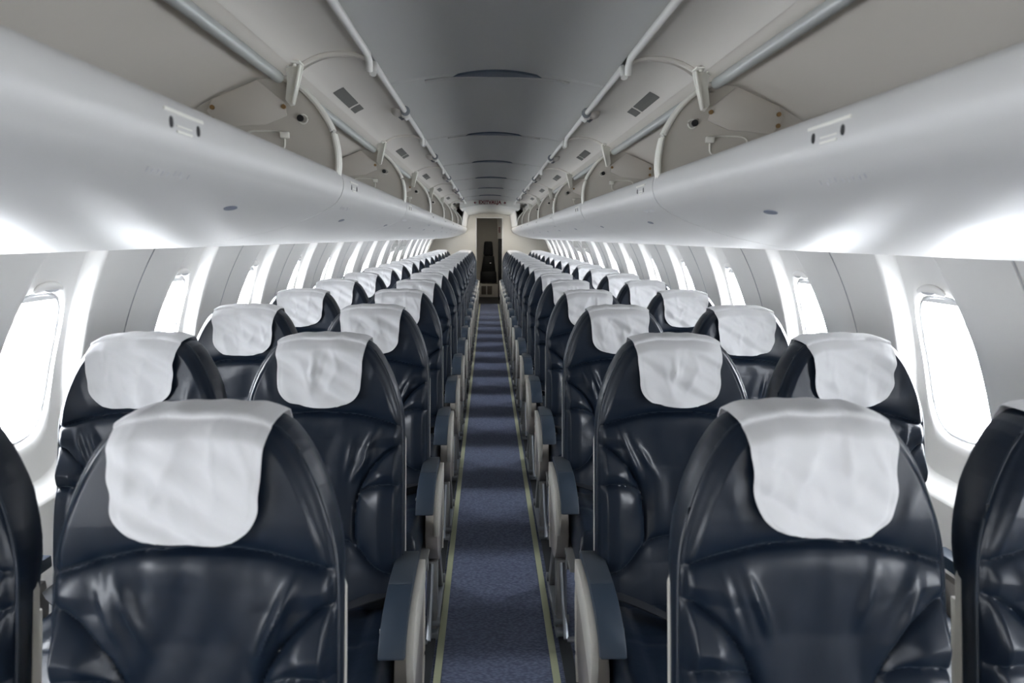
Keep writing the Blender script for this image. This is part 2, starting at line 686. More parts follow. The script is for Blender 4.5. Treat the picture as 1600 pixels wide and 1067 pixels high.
# white aft ceiling with the step that carries the exit sign
mb = MB()
pr1 = [(x, 1.885 - 0.30 * x * x) for x in np.linspace(-0.46, 0.46, 21)]
mb.sheet(pr1, [CE + 0.04, 12.6, 14.42])
a_ = [(x, CE, 1.968 - 0.28 * x * x) for x in np.linspace(-0.46, 0.46, 21)]
b_ = [(x, CE + 0.04, 1.885 - 0.30 * x * x) for x in np.linspace(-0.46, 0.46, 21)]
o = len(mb.v)
mb.v += a_ + b_
mb.f += [(o + i, o + i + 1, o + 21 + i + 1, o + 21 + i) for i in range(20)]
link('ceiling_aft', mb.mesh('ceiling_aft', M['ceil_w'], angle=30), kind='structure')

# exit lettering on the step
def text_mesh(body, size, m, extrude=0.0015):
    cu = bpy.data.curves.new('lettering', 'FONT')
    cu.body = body
    cu.size = size
    cu.align_x = 'CENTER'
    cu.align_y = 'CENTER'
    cu.extrude = extrude
    cu.space_character = 1.03
    cu.offset = 0.0022
    ob = bpy.data.objects.new('tmp', cu)
    C.objects.link(ob)
    dg = bpy.context.evaluated_depsgraph_get()
    me = bpy.data.meshes.new_from_object(ob.evaluated_get(dg))
    bpy.data.objects.remove(ob)
    me.materials.clear()
    me.materials.append(m)
    return me
sign = MB().prism([(-0.25, 1.882), (0.25, 1.882), (0.25, 1.948), (-0.25, 1.948)], 'y', CE - 0.010, CE - 0.004)
so = link('exit_sign', sign.mesh('exit_sign', M['ceil_w'], smooth=False), None,
          label='narrow white exit sign with red letters and arrows at the end of the grey ceiling', category='sign')
tm = text_mesh('EXITVALJA', 0.070, M['red'])
link('lettering', tm, so, (0, CE - 0.012, 1.915), (PI / 2, 0, 0))
dots = MB()
for dx in (-0.008, 0.008):
    dots.disc((0.0385 + dx, CE - 0.012, 1.9435), 0.003, 'y', 0.003, 8)
link('umlaut', dots.mesh('umlaut', M['red']), so)
for s in (-1, 1):
    x = s * 0.222
    ar = MB().prism([(x + s * 0.022, 1.91), (x - s * 0.002, 1.932), (x - s * 0.002, 1.914), (x - s * 0.020, 1.914),
                     (x - s * 0.020, 1.906), (x - s * 0.002, 1.906), (x - s * 0.002, 1.888)], 'y', CE - 0.0135, CE - 0.0105)
    link('arrow', ar.mesh('arrow', M['red'], smooth=False), so)

# bulkhead with the doorway, vestibule beyond, wall behind the camera
DH, DW = 1.795, 0.272
mb = MB()
arc = []
for a in np.linspace(0, PI, 40):
    arc.append((1.42 * math.cos(a), ZC + 1.42 * math.sin(a)))
outer = [(1.12, 0.0), (1.29, 0.4)] + [p for p in arc if p[1] >= 0.7] + [(-1.29, 0.4), (-1.12, 0.0)]
poly = [(DW, 0.0)] + outer + [(-DW, 0.0), (-DW, DH), (DW, DH)]
mb.prism(poly, 'y', 14.36, 14.42)
link('wall_rear', mb.mesh('wall_rear', M['cream'], smooth=False), kind='structure')
fr = MB()
for s in (-1, 1):
    fr.box(s * (DW - 0.008), s * (DW + 0.012), 14.345, 14.43, 0, DH, 0.003)
fr.box(-DW, DW, 14.345, 14.43, DH - 0.012, DH + 0.006, 0.003)
link('door_1', fr.mesh('door_frame', M['rail'], smooth=False), kind='structure')
mb = MB().prism([(1.12, 0.0), (1.29, 0.4)] + [p for p in arc if p[1] >= 0.7] + [(-1.29, 0.4), (-1.12, 0.0)], 'y', CABIN_START - 0.04, CABIN_START)
link('wall_front', mb.mesh('wall_front', M['cream'], smooth=False), kind='structure')
mb = MB().prism([(1.12, 0.0), (1.29, 0.4)] + [p for p in arc if p[1] >= 0.7] + [(-1.29, 0.4), (-1.12, 0.0)], 'y', 16.30, 16.35)
link('wall_vestibule', mb.mesh('wall_vestibule', M['cream'], smooth=False), kind='structure')
mb = MB().box(-1.2, 1.2, 14.42, 16.3, 1.955, 1.98)
link('ceiling_vestibule', mb.mesh('ceiling_vestibule', M['cream'], smooth=False), kind='structure')

# galley partition seen on the right through the doorway
gp = MB().prism([(0.19, 1.36), (0.62, 1.36), (0.62, 1.95), (0.19, 1.95)], 'y', 15.2, 15.9)
gp = link('galley_cabinet', gp.mesh('galley_cabinet', M['cream'], smooth=False), None, (0, 0, 0),
          label='cream galley cabinet hanging beyond the rear doorway with a small red notice', category='cabinet')
sg = MB()
for k in range(4):
    sg.box(0.205, 0.245, 15.19, 15.1995, 1.50 + 0.03 * k, 1.518 + 0.03 * k)
link('notice', sg.mesh('notice', M['red'], smooth=False), gp)
gb = MB().box(0.21, 0.62, 15.25, 15.9, 0.0, 1.36, 0.01)
gb = link('galley_cart', gb.mesh('galley_cart', M['dark_leather']), None, label='tall black cart standing beneath the galley cabinet behind the doorway', category='cart')

# attendant seat folded on the aft wall
js = bpy.data.objects.new('attendant_seat', None)
C.objects.link(js)
js.location = (0, 16.30, 0)
js['label'] = 'black folding attendant seat with tall tapered back on the aft wall'
js['category'] = 'seat'
def taper_pad(pts, y0, y1, b):
    return MB().prism(pts, 'y', y0, y1, b)
link('headrest', taper_pad([(-0.115, 0.965), (0.10, 0.965), (0.075, 1.27), (0.06, 1.295), (-0.10, 1.295), (-0.115, 1.27), (-0.135, 1.0)], -0.11, -0.01, 0.02).mesh('headrest', M['dark_leather']), js)
link('backrest', taper_pad([(-0.195, 0.56), (0.155, 0.56), (0.115, 0.955), (-0.135, 0.955)], -0.12, -0.01, 0.02).mesh('backrest', M['dark_leather']), js)
link('folded_seat', taper_pad([(-0.215, 0.33), (0.18, 0.33), (0.165, 0.60), (-0.2, 0.60)], -0.2, -0.01, 0.025).mesh('folded_seat', M['dark_leather']), js)
link('buckle', MB().box(0.01, 0.055, -0.13, -0.118, 0.775, 0.80, 0.004).mesh('buckle', M['chrome']), js)
cb = MB().box(-0.24, 0.24, 16.05, 16.297, 0.0, 0.31, 0.006)
cbo = link('stowage_box', cb.mesh('stowage_box', M['cream']), None, label='beige stowage box with two drawers under the black attendant seat', category='box')
for x in (-0.125, 0.012):
    link('drawer', MB().box(x - 0.058, x + 0.058, 16.042, 16.052, 0.06, 0.26, 0.003).mesh('drawer', M['drawer']), cbo)

# ------------------------------------------------------------------ overhead bins
SHELL = [(0.474, 1.586), (0.466, 1.583), (0.459, 1.574), (0.4555, 1.558), (0.4565, 1.538), (0.462, 1.521), (0.4695, 1.508), (0.479, 1.496), (0.498, 1.482), (0.525, 1.467), (0.57, 1.447),
         (0.65, 1.419), (0.75, 1.394), (0.85, 1.375), (0.95, 1.363), (1.05, 1.359), (1.105, 1.364)]
SH = smooth_poly(SHELL, 5)
INNER = [(1.085, 1.405), (1.07, 1.44), (0.9, 1.465), (0.62, 1.50), (0.52, 1.53), (0.488, 1.565), (0.482, 1.581)]
BL = BP - 0.005


def shell_pt(x):
    for a, b in zip(SH, SH[1:]):
        if a[0] <= x <= b[0] and a[1] < 1.52:
            t = (x - a[0]) / (b[0] - a[0] + 1e-9)
            return a[1] + t * (b[1] - a[1])
    return 1.4


def bin_shell(L):
    mb = MB()
    prof = SH + INNER
    mb.sheet([(p[0], p[1]) for p in prof], [0.0025, L * 0.5, L], closed=True)
    n = len(prof)
    mb.f.append(tuple(range(n)))
    mb.f.append(tuple(range(2 * n, 3 * n)))
    return mb


DOORP = smooth_poly([(0.372, 1.893), (0.385, 1.9), (0.41, 1.907), (0.45, 1.909), (0.50, 1.902), (0.545, 1.883), (0.575, 1.862)], 5)


def bin_door(L):
    mb = MB()
    lo = [(p[0] + 0.001, p[1] + 0.012) for p in DOORP[::-1]]
    prof = DOORP + lo
    mb.sheet(prof, [0.02, L - 0.015], closed=True)
    n = len(prof)
    mb.f.append(tuple(range(n)))
    mb.f.append(tuple(range(n, 2 * n)))
    return mb


def door_rail(L):
    mb = MB()
    z, x = 1.898, 0.367
    mb.tube([(x - 0.001, 0.022, z - 0.034), (x - 0.002, 0.035, z - 0.016), (x, 0.055, z)] + [(x, y, z) for y in np.linspace(0.08, L - 0.08, 6)] +
            [(x, L - 0.055, z), (x + 0.0, L - 0.03, z - 0.014), (x + 0.002, L - 0.016, z - 0.036)], 0.0105, 10)
    return mb


def door_rib(L):
    """raised flange at the aft end of the door"""
    mb = MB()
    mb.tube([(p[0], L - 0.03, p[1] - 0.003) for p in DOORP], 0.009, 8)
    return mb


LINER = smooth_poly([(0.575, 1.865), (0.61, 1.850), (0.68, 1.838), (0.81, 1.783), (0.95, 1.70), (1.08, 1.58), (1.125, 1.45)], 4)


def liner(L):
    mb = MB()
    prof = LINER + [(p[0] + 0.004, p[1] + 0.01) for p in LINER[::-1]]
    mb.sheet(prof, [0.003, L], closed=True)
    return mb


ARC = smooth_poly([(0.470, 1.560), (0.464, 1.600), (0.466, 1.646), (0.477, 1.695), (0.497, 1.735), (0.523, 1.772), (0.556, 1.805), (0.585, 1.824), (0.62, 1.838)], 5)
PLATE = ARC + [(0.68, 1.832), (0.805, 1.780), (0.95, 1.695), (1.07, 1.575), (1.11, 1.46), (0.92, 1.475), (0.62, 1.508), (0.50, 1.545)]


def bin_divider(L):
    return MB().prism(PLATE, 'y', L - 0.030, L - 0.015)


def divider_rim(L):
    mb = MB()
    o = len(mb.v)
    for k, p in enumerate(ARC):
        pass
    mb.tube([(p[0] - 0.003, L - 0.038, p[1]) for p in ARC], 0.0075, 8)
    mb.tube([(p[0] - 0.003, L - 0.015, p[1]) for p in ARC], 0.0075, 8)
    inner = [(p[0] + 0.009, p[1] - 0.004) for p in ARC]
    return mb


def overlay(L):
    """flat cover plate fixed to the divider"""
    return MB().prism([(0.79, 1.70), (0.822, 1.745), (0.805, 1.776), (0.68, 1.829), (0.606, 1.772), (0.60, 1.735), (0.66, 1.71)], 'y', L - 0.036, L - 0.030, 0.001)


def recess_grip(L):
    mb = MB()
    pts = []
    for i in range(24):
        a = 2 * PI * i / 24
        c, s_ = math.cos(a), math.sin(a)
        pts.append((0.665 + 0.055 * np.sign(c) * abs(c) ** 0.5, 1.665 + 0.028 * np.sign(s_) * abs(s_) ** 0.5, ))
    mb.tube([(p[0], L - 0.031, p[1]) for p in pts + pts[:1]], 0.003, 6, cap=False)
    mb.box(0.595, 0.62, L - 0.045, L - 0.03, 1.672, 1.69, 0.003)
    return mb


def rivets(L):
    mb = MB()
    for x, z in ((0.607, 1.758), (0.805, 1.754), (0.805, 1.722)):
        mb.disc((x, L - 0.038, z), 0.0065, 'y', 0.006, 12)
    return mb


def hole(L):
    mb = MB()
    mb.disc((0.563, L - 0.033, 1.728), 0.0095, 'y', 0.008, 16)
    return mb


def grommet(L):
    mb = MB()
    pts = [(0.556 + 0.012 * math.cos(a), L - 0.031, 1.726 + 0.012 * math.sin(a)) for a in np.linspace(0, 2 * PI, 17)]
    return mb.tube(pts, 0.0028, 6, cap=False)


def hinge(L):
    mb = MB()
    y = L - 0.055
    mb.prism([(0.614, 1.866), (0.592, 1.852), (0.590, 1.825), (0.597, 1.775), (0.584, 1.757), (0.572, 1.760), (0.544, 1.860), (0.550, 1.872)], 'y', y, y + 0.006, 0.001)
    mb.box(0.545, 0.612, y - 0.035, y + 0.012, 1.866, 1.871, 0.001)
    mb.prism([(0.548, 1.864), (0.553, 1.868), (0.577, 1.763), (0.572, 1.760)], 'y', y - 0.012, y + 0.006, 0.001)
    mb.disc((0.585, y - 0.012, 1.862), 0.006, 'z', 0.006, 10)
    mb.disc((0.562, y - 0.02, 1.862), 0.005, 'z', 0.006, 10)
    return mb


def bin_bar(L):
    mb = MB()
    mb.tube([(0.612, 0.03, 1.832), (0.612, L - 0.06, 1.832)], 0.0155, 14)
    return mb


def stickers():
    mb = MB()
    def on(x):
        for a, b in zip(DOORP, DOORP[1:]):
            if a[0] <= x <= b[0]:
                return a[1] + (x - a[0]) / (b[0] - a[0]) * (b[1] - a[1])
        return 1.86
    out = []
    for y0, y1 in ((0.655, 0.745), (0.36, 0.63)):
        v = []
        for x in (0.520, 0.5375, 0.555):
            for y in (y0, y1):
                v.append((x, y, on(x) - 0.0018))
        m_ = MB().add(v, [(0, 1, 3, 2), (2, 3, 5, 4)])
        v2 = [(a, b, c + 0.0016) for a, b, c in v]
        m_.add(v2, [(0, 1, 3, 2), (2, 3, 5, 4)])
        out.append(m_)
    return out


def latch(L):
    mb = MB()
    y = 0.82
    mb.prism([(0.352, 1.874), (0.35, 1.912), (0.362, 1.918), (0.378, 1.912), (0.381, 1.876), (0.366, 1.864)], 'y', y - 0.022, y + 0.022, 0.003)
    return mb


def latch_tongue(L):
    y = 0.82
    mb = MB().disc((0.364, y - 0.027, 1.896), 0.019, 'y', 0.012, 16)
    mb.tube([(0.366, y - 0.02, 1.870), (0.38, y, 1.868), (0.40, y + 0.01, 1.885)], 0.005, 8)
    return mb


def latch_shroud(L):
    y = 0.82
    bm = bmesh.new()
    bmesh.ops.create_uvsphere(bm, u_segments=18, v_segments=10, radius=1)
    for v in bm.verts:
        v.co = (0.392 + v.co.x * 0.034, y + 0.01 + v.co.y * 0.045, 1.903 + v.co.z * 0.027)
    return MB().bm(bm)


def lip_points(i0, i1):
    return [p for p in SH if i0 <= p[1] <= i1 and p[0] < 0.5]


def striker(y):
    return MB().disc((0.4553, y, 1.549), 0.0050, 'x', 0.0022, 12, 0.0075)


def strike_plate(y):
    mb = MB().box(0.4535, 0.4560, y - 0.062, y + 0.062, 1.5615, 1.5665, 0.0008)
    mb.box(0.4543, 0.4557, y - 0.026, y + 0.022, 1.5375, 1.5405, 0.0)
    mb.box(0.4543, 0.4557, y - 0.026, y + 0.022, 1.5455, 1.5475, 0.0)
    return mb


def scribble(y):
    """faint grey marking under the lip"""
    mb = MB()
    rnd = random.Random(3)
    for k in range(9):
        yy = y - 0.07 + 0.016 * k
        x0 = 0.484 + rnd.random() * 0.006
        z0 = shell_pt(x0)
        mb.tube([(x0, yy, z0 - 0.0003), (x0 + 0.008, yy + 0.008, shell_pt(x0 + 0.008) - 0.0003)], 0.0012, 5)
    return mb


def dot(y):
    mb = MB()
    x = 0.552
    z = shell_pt(x)
    sl = (shell_pt(x + 0.01) - shell_pt(x - 0.01)) / 0.02
    n = 18
    v = []
    for k in range(n):
        a = 2 * PI * k / n
        v.append((x + 0.009 * math.cos(a), y + 0.030 * math.sin(a), z + sl * 0.009 * math.cos(a) - 0.0012))
    v2 = [(p[0], p[1], p[2] + 0.002) for p in v]
    mb.add(v + v2, [tuple(range(n)), tuple(range(2 * n - 1, n - 1, -1))] + [(i, (i + 1) % n, n + (i + 1) % n, n + i) for i in range(n)])
    return mb


M['faint'] = mat('faint_print', (0.55, 0.55, 0.57), 0.6)
M['mark'] = mat('dark_blue_mark', (0.10, 0.12, 0.17), 0.4)

ORD = ['first', 'second', 'third', 'fourth', 'fifth', 'sixth', 'seventh', 'eighth', 'ninth', 'tenth', 'eleventh', 'twelfth', 'thirteenth', 'fourteenth',
       'fifteenth', 'sixteenth', 'seventeenth', 'eighteenth']


def side_mesh(cache, key, s, builder, m, **kw):
    kk = (key, s)
    if kk not in cache:
        mb = builder()
        mb.v = mir(mb.v, s)
        cache[kk] = mb.mesh(key, m, **kw)
    return cache[kk]


bc = {}
NOPEN = 7
for s in (-1, 1):
    for i in range(-1, NOPEN):
        y0 = BIN0 + BP * i
        L = BL
        if i < 0:
            y0, L = BIN0 - BP, BL
        sd = SIDE[s]
        root = bpy.data.objects.new('overhead_bin', None)
        C.objects.link(root)
        root.location = (s * 0.6, y0, 1.36)
        off = (-s * 0.6, 0, -1.36)
        root['category'] = 'overhead bin'
        root['group'] = 'open overhead bins along the ' + sd + ' wall'
        if i == -1:
            root['label'] = 'open overhead bin above the camera, ' + sd + ' side, only its edge in reach'
        elif i == 0:
            root['label'] = 'largest open overhead bin on the %s, cut by the edge of the photo' % sd
        else:
            root['label'] = 'open white overhead bin, %s from the camera in the %s-hand row' % (ORD[i], sd)
        def P(key, builder, m, par=root, **kw):
            me = side_mesh(bc, key, s, builder, m, **kw)
            return link(key, me, par, off if par is root else (0, 0, 0))
        P('bin_shell', lambda: bin_shell(L), M['bin'], angle=35)
        P('bin_liner', lambda: liner(L), M['bin_in'])
        dv = P('divider', lambda: bin_divider(L), M['plate'], smooth=True)
        P('divider_rim', lambda: divider_rim(L), M['rim'], dv)
        P('cover_plate', lambda: overlay(L), M['bin_in'], dv)
        P('grip', lambda: recess_grip(L), M['rim'], dv)
        P('rivet', lambda: rivets(L), M['rivet'], dv)
        P('hole', lambda: hole(L), M['black'], dv)
        P('grommet', lambda: grommet(L), M['rim'], dv)
        P('hinge_arm', lambda: hinge(L), M['rim'])
        P('grab_bar', lambda: bin_bar(L), M['bar'])
        d = P('bin_door', lambda: bin_door(L), M['door_in'])
        P('door_rail', lambda: door_rail(L), M['rail'], d)
        P('door_rib', lambda: door_rib(L), M['door_in'], d)
        st = stickers()
        P('placard', lambda: st[0], M['label'], d, smooth=False)
        P('placard_large', lambda: st[1], M['label'], d, smooth=False).name = 'placard'
        P('latch_shroud', lambda: latch_shroud(L), M['door_in'], d)
        la = P('latch', lambda: latch(L), M['rail'])
        P('latch_tongue', lambda: latch_tongue(L), M['metal'], la)
        sy = {0: 1.0 - BIN0}.get(i, 0.16)
        for dy in (-0.042, 0.044):
            P('striker_%.3f' % (sy + dy), lambda: striker(sy + dy), M['black']).name = 'striker'
        P('strike_plate_%.2f' % sy, lambda: strike_plate(sy), M['rim']).name = 'strike_plate'
        P('printed_mark_%.2f' % sy, lambda: scribble(sy + 0.02), M['faint']).name = 'printed_mark'
        for yy in [1.42 + 1.055 * q for q in range(-1, 11)]:
            if y0 < yy - 0.03 and yy + 0.03 < y0 + L:
                dl = yy - y0
                mbd = dot(dl)
                mbd.v = mir(mbd.v, s)
                link('lock_recess', mbd.mesh('lock_recess', M['mark']), root, off)

# closed lockers aft of the open bins
CLOSED_Y = [(BIN0 + BP * NOPEN, 12.85), (12.85, 14.35)]
for s in (-1, 1):
    for i, (ya, yb) in enumerate(CLOSED_Y):
        L = yb - ya - 0.006
        root = bpy.data.objects.new('overhead_locker', None)
        C.objects.link(root)
        root.location = (s * 0.6, ya, 1.36)
        off = (-s * 0.6, 0, -1.36)
        root['category'] = 'overhead bin'
        root['label'] = 'closed white overhead locker on the %s, %s' % (SIDE[s], ['just past the last open bin', 'against the rear bulkhead'][i])
        root['group'] = 'closed overhead lockers by the rear bulkhead'
        mb = bin_shell(L)
        mb.v = mir(mb.v, s)
        link('bin_shell', mb.mesh('bin_shell', M['bin'], angle=35), root, off)
        CP = smooth_poly([(0.462, 1.590), (0.452, 1.65), (0.445, 1.70), (0.435, 1.76), (0.42, 1.83)], 4)
        prof = CP + [(p[0] + 0.015, p[1]) for p in CP[::-1]]
        mb = MB()
        mb.sheet(prof, [0.0, L], closed=True, flip=s)
        nn = len(prof)
        mb.f.append(tuple(range(nn)))
        mb.f.append(tuple(range(nn, 2 * nn)))
        link('locker_door', mb.mesh('locker_door', M['bin']), root, off)


# ------------------------------------------------------------------ seats
ZT = 1.145
OUT = np.array([(0.0, 0.222), (0.70, 0.222), (0.80, 0.222), (0.86, 0.2215), (0.90, 0.220), (0.93, 0.217), (0.96, 0.211), (1.0, 0.1995), (1.03, 0.189), (1.06, 0.176), (1.085, 0.163),
                (1.105, 0.150), (1.12, 0.137), (1.130, 0.124), (1.137, 0.108), (1.142, 0.085), (1.145, 0.05), (1.1455, 0.0)])
OUT[:, 0] -= 0.015 * np.clip((OUT[:, 0] - 0.9) / 0.2, 0, 1)
OUT[:, 1] *= 0.95


def wout(z):
    return np.interp(z, OUT[:, 0], OUT[:, 1])


def ztop(x):
    return np.interp(np.abs(x), OUT[::-1, 1], OUT[::-1, 0])


# resampled outline polyline for distances
_oz = np.concatenate([np.linspace(0.3, 0.9, 30), np.linspace(0.905, 1.1305, 60)])
OPL = np.stack([wout(_oz), _oz], 1)
OPL = np.concatenate([OPL, np.stack([np.linspace(0.05, 0, 8), ztop(np.linspace(0.05, 0, 8))], 1)])


def dist_poly(x, z, pl):
    x, z = np.asarray(x, float), np.asarray(z, float)
    best = np.full(x.shape, 1e9)
    for a, b in zip(pl, pl[1:]):
        e = np.array(b) - np.array(a)
        L2 = (e ** 2).sum() + 1e-12
        t = np.clip(((x - a[0]) * e[0] + (z - a[1]) * e[1]) / L2, 0, 1)
        d = np.hypot(x - a[0] - t * e[0], z - a[1] - t * e[1])
        best = np.minimum(best, d)
    return best


ZB = 0.44         # bottom of the upholstered back
SEAMS = [
    smooth_poly([(0.23, 0.893), (0.19, 0.907), (0.12, 0.927), (0.06, 0.937), (0.0, 0.940)], 5),
    smooth_poly([(0.23, 0.858), (0.195, 0.850), (0.163, 0.830), (0.133, 0.798), (0.108, 0.757), (0.093, 0.715), (0.086, 0.66), (0.086, 0.615), (0.092, 0.590)], 5),
    smooth_poly([(0.23, 0.743), (0.20, 0.752), (0.165, 0.756), (0.13, 0.749), (0.100, 0.733)], 4),
    smooth_poly([(0.23, 0.540), (0.20, 0.532), (0.17, 0.530), (0.13, 0.550), (0.092, 0.590), (0.05, 0.605), (0.0, 0.612)], 5),
]


def base_front(z):
    """y of the front face's mid-plane edge"""
    return np.interp(z, [0.30, 0.45, 0.60, 0.75, 0.90, 1.00, 1.10, 1.15], [-0.180, -0.156, -0.130, -0.104, -0.078, -0.062, -0.046, -0.036])


def gusset_w(z):
    return np.interp(z, [0.3, 0.80, 0.90, 1.0, 1.10, 1.15], [0.030, 0.034, 0.052, 0.064, 0.060, 0.050])


def front_y(x, z, seed=0):
    d = dist_poly(np.abs(x), z, OPL)
    R = 0.020
    k = np.sqrt(np.clip(1 - (1 - np.clip(d / R, 0, 1)) ** 2, 0, 1))
    y = base_front(z) - 0.018 * k
    ds = np.full(np.shape(x), 1e9)
    for sm in SEAMS:
        ds = np.minimum(ds, dist_poly(np.abs(x), z, sm))
    inner = np.clip(d / 0.02, 0, 1)
    puff = 0.016 * (1 - np.exp(-(ds / 0.017))) - 0.005 * np.exp(-(ds / 0.0045) ** 2)
    # headrest a little proud, lower centre scooped, side lobes raised
    ax = np.abs(x)
    head = np.clip((z - 0.93) / 0.05, 0, 1)
    lobe = np.clip((ax - 0.07) / 0.09, 0, 1) * np.clip((0.85 - z) / 0.06, 0, 1)
    scoop = (1 - np.clip(ax / 0.15, 0, 1) ** 2) * np.clip((0.92 - z) / 0.12, 0, 1) * np.clip((z - 0.45) / 0.1, 0, 1)
    y = y - inner * puff - 0.004 * head - 0.021 * lobe * inner + 0.014 * scoop
    y = y + 0.004 * np.exp(-((d - 0.006) / 0.004) ** 2)
    # leather wrinkles, strongest beside the seams
    rnd = random.Random(100 + seed)
    wr = np.zeros(np.shape(x))
    near = np.exp(-(np.minimum(ds, 0.2) / 0.045))
    mid = np.clip((z - 0.62) / 0.06, 0, 1) * np.clip((0.93 - z) / 0.05, 0, 1) * np.clip(1.25 - ax / 0.17, 0, 1)
    for q in range(9):
        ang = rnd.uniform(-0.55, 0.55)
        fx = rnd.uniform(38, 105)
        ph = rnd.uniform(0, 6.28)
        ph2 = rnd.uniform(0, 6.28)
        u = x * math.cos(ang) + (z - 0.8) * math.sin(ang)
        vv = -x * math.sin(ang) + (z - 0.8) * math.cos(ang)
        a = np.clip(np.sin(vv * rnd.uniform(9, 22) + ph2), 0, 1)
        wr += (0.5 + 0.5 * np.sin(u * fx + 0.9 * np.sin(vv * 14 + ph) + ph)) ** 1.6 * a
    wr = wr / 6
    bare = np.clip(np.maximum((ax - 0.115) / 0.02, (0.955 - z) / 0.01), 0, 1)
    y = y + inner * wr * (0.0105 * near + 0.0115 * mid) * (0.15 + 0.85 * bare)
    # big soft diagonal folds radiating from the lobes' upper ends
    for cx in (-1, 1):
        for q in range(4):
            ox, oz_ = cx * rnd.uniform(0.08, 0.16), rnd.uniform(0.85, 0.91)
            an = math.radians(rnd.uniform(55, 80))
            dx, dz = -cx * math.cos(an), -math.sin(an)
            u = (x - ox) * dx + (z - oz_) * dz
            vv = -(x - ox) * dz + (z - oz_) * dx
            y = y - 0.0075 * inner * np.exp(-(vv / 0.0085) ** 2) * np.exp(-((u - 0.05) / 0.045) ** 2)
    for q in range(5):
        ox, oz_ = rnd.uniform(-0.15, 0.15), rnd.uniform(0.97, 1.05)
        an = rnd.uniform(0.9, 1.5) * (1 if ox > 0 else -1)
        dx, dz = math.cos(an), math.sin(an)
        u = (x - ox) * dx + (z - oz_) * dz
        vv = -(x - ox) * dz + (z - oz_) * dx
        y = y - 0.0028 * bare * inner * np.exp(-(vv / 0.014) ** 2) * np.exp(-(u / 0.05) ** 2)
    return y


def back_y(x, z):
    d = dist_poly(np.abs(x), z, OPL)
    R = 0.030
    k = np.sqrt(np.clip(1 - (1 - np.clip(d / R, 0, 1)) ** 2, 0, 1))
    return base_front(z) + gusset_w(z) + 0.020 * k


def back_mesh(seed):
    ns, nz = 124, 250
    sgrid = np.sin(np.linspace(-PI / 2, PI / 2, ns))
    sgrid = 0.55 * sgrid + 0.45 * np.linspace(-1, 1, ns)
    t = np.linspace(0, 1, nz)
    zs = ZB + (1.1304 - ZB) * (1 - (1 - t) ** 1.35)
    S, Z = np.meshgrid(sgrid, zs)
    X = S * wout(Z)
    YF = front_y(X, Z, seed)
    YB = back_y(X, Z)
    V = list(zip(X.ravel(), YF.ravel(), Z.ravel())) + list(zip(X.ravel(), YB.ravel(), Z.ravel()))
    n = ns * nz
    F = []
    for i in range(nz - 1):
        for j in range(ns - 1):
            a = i * ns + j
            F.append((a, a + 1, a + ns + 1, a + ns))
            F.append((n + a, n + a + ns, n + a + ns + 1, n + a + 1))
    per = [i * ns for i in range(nz)] + [(nz - 1) * ns + j for j in range(1, ns)] + [i * ns + ns - 1 for i in range(nz - 2, -1, -1)] + [j for j in range(ns - 2, 0, -1)]
    # bulging gusset between the front and rear perimeters
    m = len(per)
    o = len(V)
    for fr_ in (0.25, 0.5, 0.75):
        b = 0.004 * math.sin(PI * fr_)
        for p in per:
            f_, r_ = np.array(V[p]), np.array(V[n + p])
            c = f_ * (1 - fr_) + r_ * fr_
            dirv = np.array([f_[0], 0, max(f_[2] - 0.95, 0)])
            L_ = np.linalg.norm(dirv) + 1e-9
            V.append(tuple(c + dirv / L_ * b))
    rings = [per] + [[o + k * m + i for i in range(m)] for k in range(3)] + [[n + p for p in per]]
    for k in range(4):
        for i in range(m):
            j = (i + 1) % m
            F.append((rings[k][i], rings[k][j], rings[k + 1][j], rings[k + 1][i]))
    return me_from('backrest', V, F, M['leather'], angle=50)


def piping_mesh():
    mb = MB()
    pts = [(wout(z) - 0.0005, float(base_front(z)) - 0.004, z) for z in np.linspace(ZB + 0.01, 1.10, 30)]
    pts += [(x, float(base_front(ztop(x))) - 0.004, float(ztop(x)) - 0.0005) for x in np.linspace(0.150, 0, 12)]
    pts = pts + [(-p[0], p[1], p[2]) for p in pts[-2::-1]]
    return mb.tube(pts, 0.0032, 6).mesh('piping', M['leather_seam'])


COVER = None


